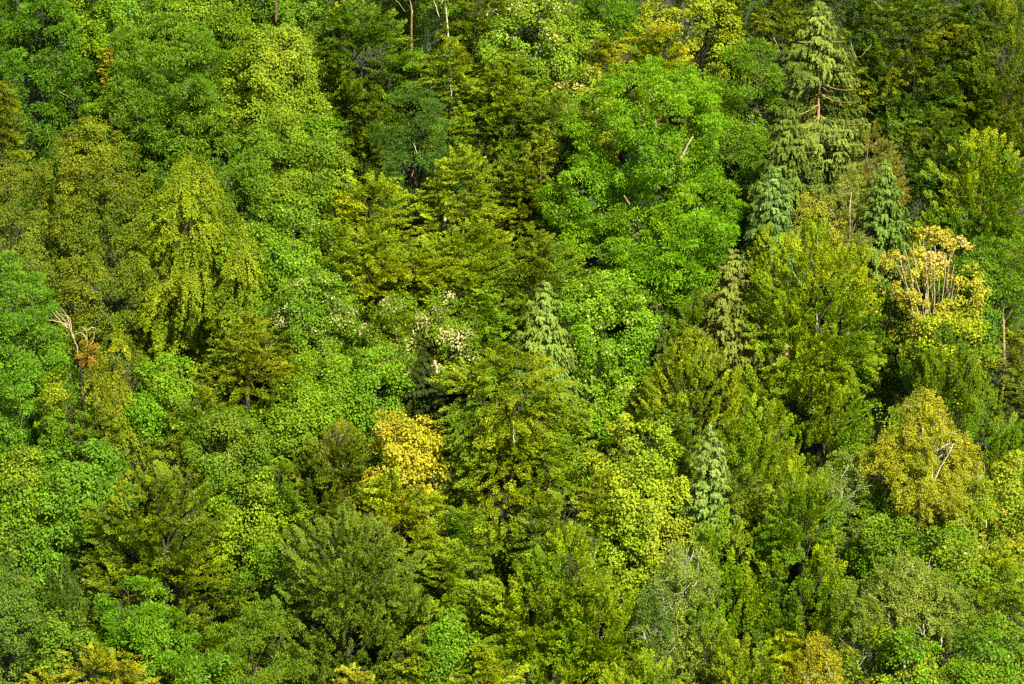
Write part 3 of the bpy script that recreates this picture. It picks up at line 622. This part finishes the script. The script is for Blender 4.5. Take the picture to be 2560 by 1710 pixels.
tree('birch', 2310, 975, 200, 1290, (172, 168, 30), (206, 186, 52), .55, 'golden yellow birch with white trunk and slanting limb, right side', H=26, tr=.17, thr=-.4, ext=1.1, dens=1.25,
     lobes=[(2312, 975, 140, 1170), (2235, 1085, 130, 1200), (2320, 1110, 230, 1280), (2395, 1080, 110, 1210)], bark_rgb=(240, 232, 205),
     bare=[([(2298, 1335), (2302, 1230), (2306, 1150), (2307, 1070)], .15, .06, .8, (240, 232, 205)), ([(2318, 1235), (2345, 1180), (2385, 1110)], .10, .04, .9, (240, 232, 205)), ([(2330, 1205), (2333, 1140)], .06, .03, .85, (240, 232, 205)), ([(2290, 1300), (2268, 1285)], .05, .03, .9, (240, 232, 205))])
tree('maple', 2190, 1010, 140, 1180, (72, 138, 10), (150, 160, 22), .35, 'green maple left of the golden yellow birch', H=20, thr=-.15)
tree('fan', 2480, 960, 230, 1180, (80, 138, 12), (155, 155, 25), .38, 'mid-green beech right of the golden yellow birch', H=21, thr=-.2)
tree('maple', 2540, 1140, 110, 1330, (120, 150, 25), (195, 175, 60), .5, 'olive maple with buff leaves on the right edge', H=21, spot=((215, 180, 80), .3, 0, .7))
tree('birch', 2445, 1150, 220, 1400, (150, 170, 22), (195, 186, 45), .5, 'lime-yellow birch with a short white stem below right of the golden birch', H=21.5, thr=-.25, dens=.9, ls=1.15, lobes=[(2410, 1150, 160, 1330), (2470, 1250, 170, 1400)],
     bare=[([(2465, 1320), (2465, 1300)], .08, .06, 1.05, (240, 232, 205))])
tree('maple', 2375, 1330, 200, 1480, (90, 155, 12), (165, 175, 30), .4, 'leafy green maple between the golden birch and the silvery birch', H=20.5, thr=-.2, spot=((235, 215, 120), .1, 0, .5))
tree('beech', 2500, 1360, 200, 1560, (105, 148, 10), (188, 168, 22), .45, 'yellow-olive beech on the right edge beside the silvery birch', H=21, thr=-.2)
tree('birch', 2315, 1380, 240, 1590, (140, 155, 58), (185, 182, 95), .45, 'silvery yellow-green birch with short white stems, lower right', H=21.5, lobes=[(2250, 1385, 150, 1540), (2300, 1410, 170, 1570), (2360, 1440, 160, 1610)], dens=1.05, ext=1.05, thr=-.4,
     bare=[([(2352, 1622), (2354, 1595)], .12, .09, .95, (240, 232, 205)), ([(2312, 1590), (2308, 1560)], .07, .05, 1.0, (240, 232, 205)), ([(2310, 1590), (2295, 1565)], .05, .04, 1.0, (240, 232, 205)), ([(2170, 1485), (2200, 1505)], .05, .03, 1.15, PALE)])
tree('birch', 2140, 1455, 130, 1580, (115, 138, 30), (155, 158, 50), .4, 'olive birch left of the silvery birch', H=20.5, dens=.9)
tree('fan', 1420, 1300, 400, 1690, (108, 155, 6), (195, 180, 18), .45, 'broad bright yellow-green beech, bottom centre right', H=24, tip=.55, thr=-.4, lobes=[(1420, 1295, 210, 1480), (1330, 1380, 260, 1600), (1500, 1440, 280, 1640), (1400, 1520, 420, 1750)])
tree('maple', 1125, 1545, 110, 1710, (82, 162, 14), (140, 180, 35), .4, 'vivid green sapling at the bottom right of the grey-olive beech', H=21, ls=.95)
tree('beech', 1040, 1575, 150, 1710, (108, 138, 12), (182, 165, 28), .45, 'yellow-olive beech at the bottom edge left of the vivid green sapling', H=21)
tree('beech', 885, 1640, 130, 1740, (150, 130, 35), (198, 155, 62), .5, 'buff brown beech tip at the bottom edge under the grey-olive beech', H=21, sl=.8)
tree('beech', 1210, 1590, 190, 1740, (112, 145, 12), (188, 170, 28), .45, 'gold-green beech at the bottom edge right of the vivid green sapling', H=21)
tree('fan', 1620, 1610, 240, 1750, (118, 152, 8), (195, 180, 18), .5, 'yellow-green beech at the bottom edge below the weeping birch', H=21)
tree('fan', 1860, 1565, 200, 1720, (125, 145, 18), (195, 172, 28), .5, 'mustard beech at the bottom edge right of the weeping birch', H=21, sl=.85)
tree('birch', 2045, 1585, 130, 1720, (170, 162, 25), (208, 182, 45), .55, 'golden birch with a thin stem at the bottom edge', H=21, bare=[([(2080, 1700), (2065, 1655)], .05, .03, 1.0, (220, 205, 170))])
tree('beech', 1965, 1550, 90, 1640, (150, 150, 10), (210, 180, 20), .55, 'small bright yellow tree right of the mustard beech', H=20.5, sl=.7, limbs=6)
tree('maple', 2240, 1590, 270, 1740, (72, 145, 14), (200, 172, 18), .3, 'dark green maple with orange-yellow tips at the bottom edge', H=20.5, thr=-.2, tip=.6, spot=((220, 160, 20), .18, 0, .6))
tree('maple', 2480, 1550, 180, 1720, (75, 140, 20), (160, 170, 45), .35, 'green maple with pale buff leaves in the bottom right corner', H=21, spot=((235, 205, 130), .14, 0, .6))
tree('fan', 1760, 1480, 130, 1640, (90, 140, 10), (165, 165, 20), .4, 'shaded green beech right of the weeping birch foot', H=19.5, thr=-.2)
tree('maple', 2420, 1660, 140, 1760, (85, 145, 14), (195, 170, 25), .4, 'low yellow-flecked maple on the bottom edge left of the corner maple', H=20.5)
# --- trees glimpsed in the gaps
tree('beech', 2120, -130, 280, 60, (55, 100, 10), (140, 130, 20), .3, 'dark beech peeping out right behind the tip of the tallest spruce', H=23)
tree('beech', 2560, 900, 150, 1100, (80, 115, 15), (150, 135, 30), .35, 'olive beech cut by the right edge above the buff-leaved maple', H=20)

tree('maple', 60, -190, 330, -20, (55, 120, 15), (110, 150, 30), .3, 'green tree glimpsed behind the top left corner ash', H=21)
tree('maple', 590, -190, 330, -20, (85, 145, 15), (140, 160, 30), .35, 'green tree peeping out behind the maples at the top edge, left half', H=21)
tree('beech', 880, -190, 300, -30, (70, 125, 12), (140, 145, 25), .35, 'green tree peeping out behind the yellow-tipped dark beech at the top edge', H=21)
tree('beech', 1400, -170, 380, -20, (80, 135, 15), (150, 150, 30), .35, 'green tree peeping out above the cream-sprinkled maple', H=21)
tree('beech', 1900, -170, 300, -20, (62, 112, 12), (130, 135, 25), .3, 'dark tree peeping out behind the tip of the tallest spruce', H=21)
tree('beech', 2400, -190, 360, -20, (50, 95, 10), (140, 130, 20), .3, 'dark tree peeping out between the two dark beeches at the top right', H=21)
tree('beech', 2420, -30, 170, 200, (55, 100, 10), (140, 130, 20), .3, 'dark beech wedged between orange-tipped beech and top right corner beech', H=20.5)
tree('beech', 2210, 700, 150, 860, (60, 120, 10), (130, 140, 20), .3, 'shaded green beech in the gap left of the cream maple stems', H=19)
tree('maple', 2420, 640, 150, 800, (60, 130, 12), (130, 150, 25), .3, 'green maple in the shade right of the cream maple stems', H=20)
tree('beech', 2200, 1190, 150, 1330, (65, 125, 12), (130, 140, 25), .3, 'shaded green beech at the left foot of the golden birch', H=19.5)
tree('maple', 2230, 1290, 130, 1400, (75, 135, 14), (150, 150, 30), .35, 'green maple in the dip between golden birch and silvery birch', H=19.5)
tree('beech', 240, 1000, 150, 1130, (80, 125, 12), (150, 140, 25), .35, 'olive beech in the shade right of the soft pale ash', H=18.5)
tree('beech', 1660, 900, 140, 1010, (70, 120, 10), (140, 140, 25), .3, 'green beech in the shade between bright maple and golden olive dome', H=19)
tree('beech', 1150, 1150, 160, 1300, (85, 130, 12), (160, 150, 25), .4, 'olive beech under the left sprays of the arching golden beech', H=18)
tree('maple', 740, 960, 170, 1120, (92, 150, 18), (150, 165, 35), .4, 'green maple between brownish dome and fresh light green maple', H=20)

print(COUNT, file=open('/tmp/cnt.txt','w'))
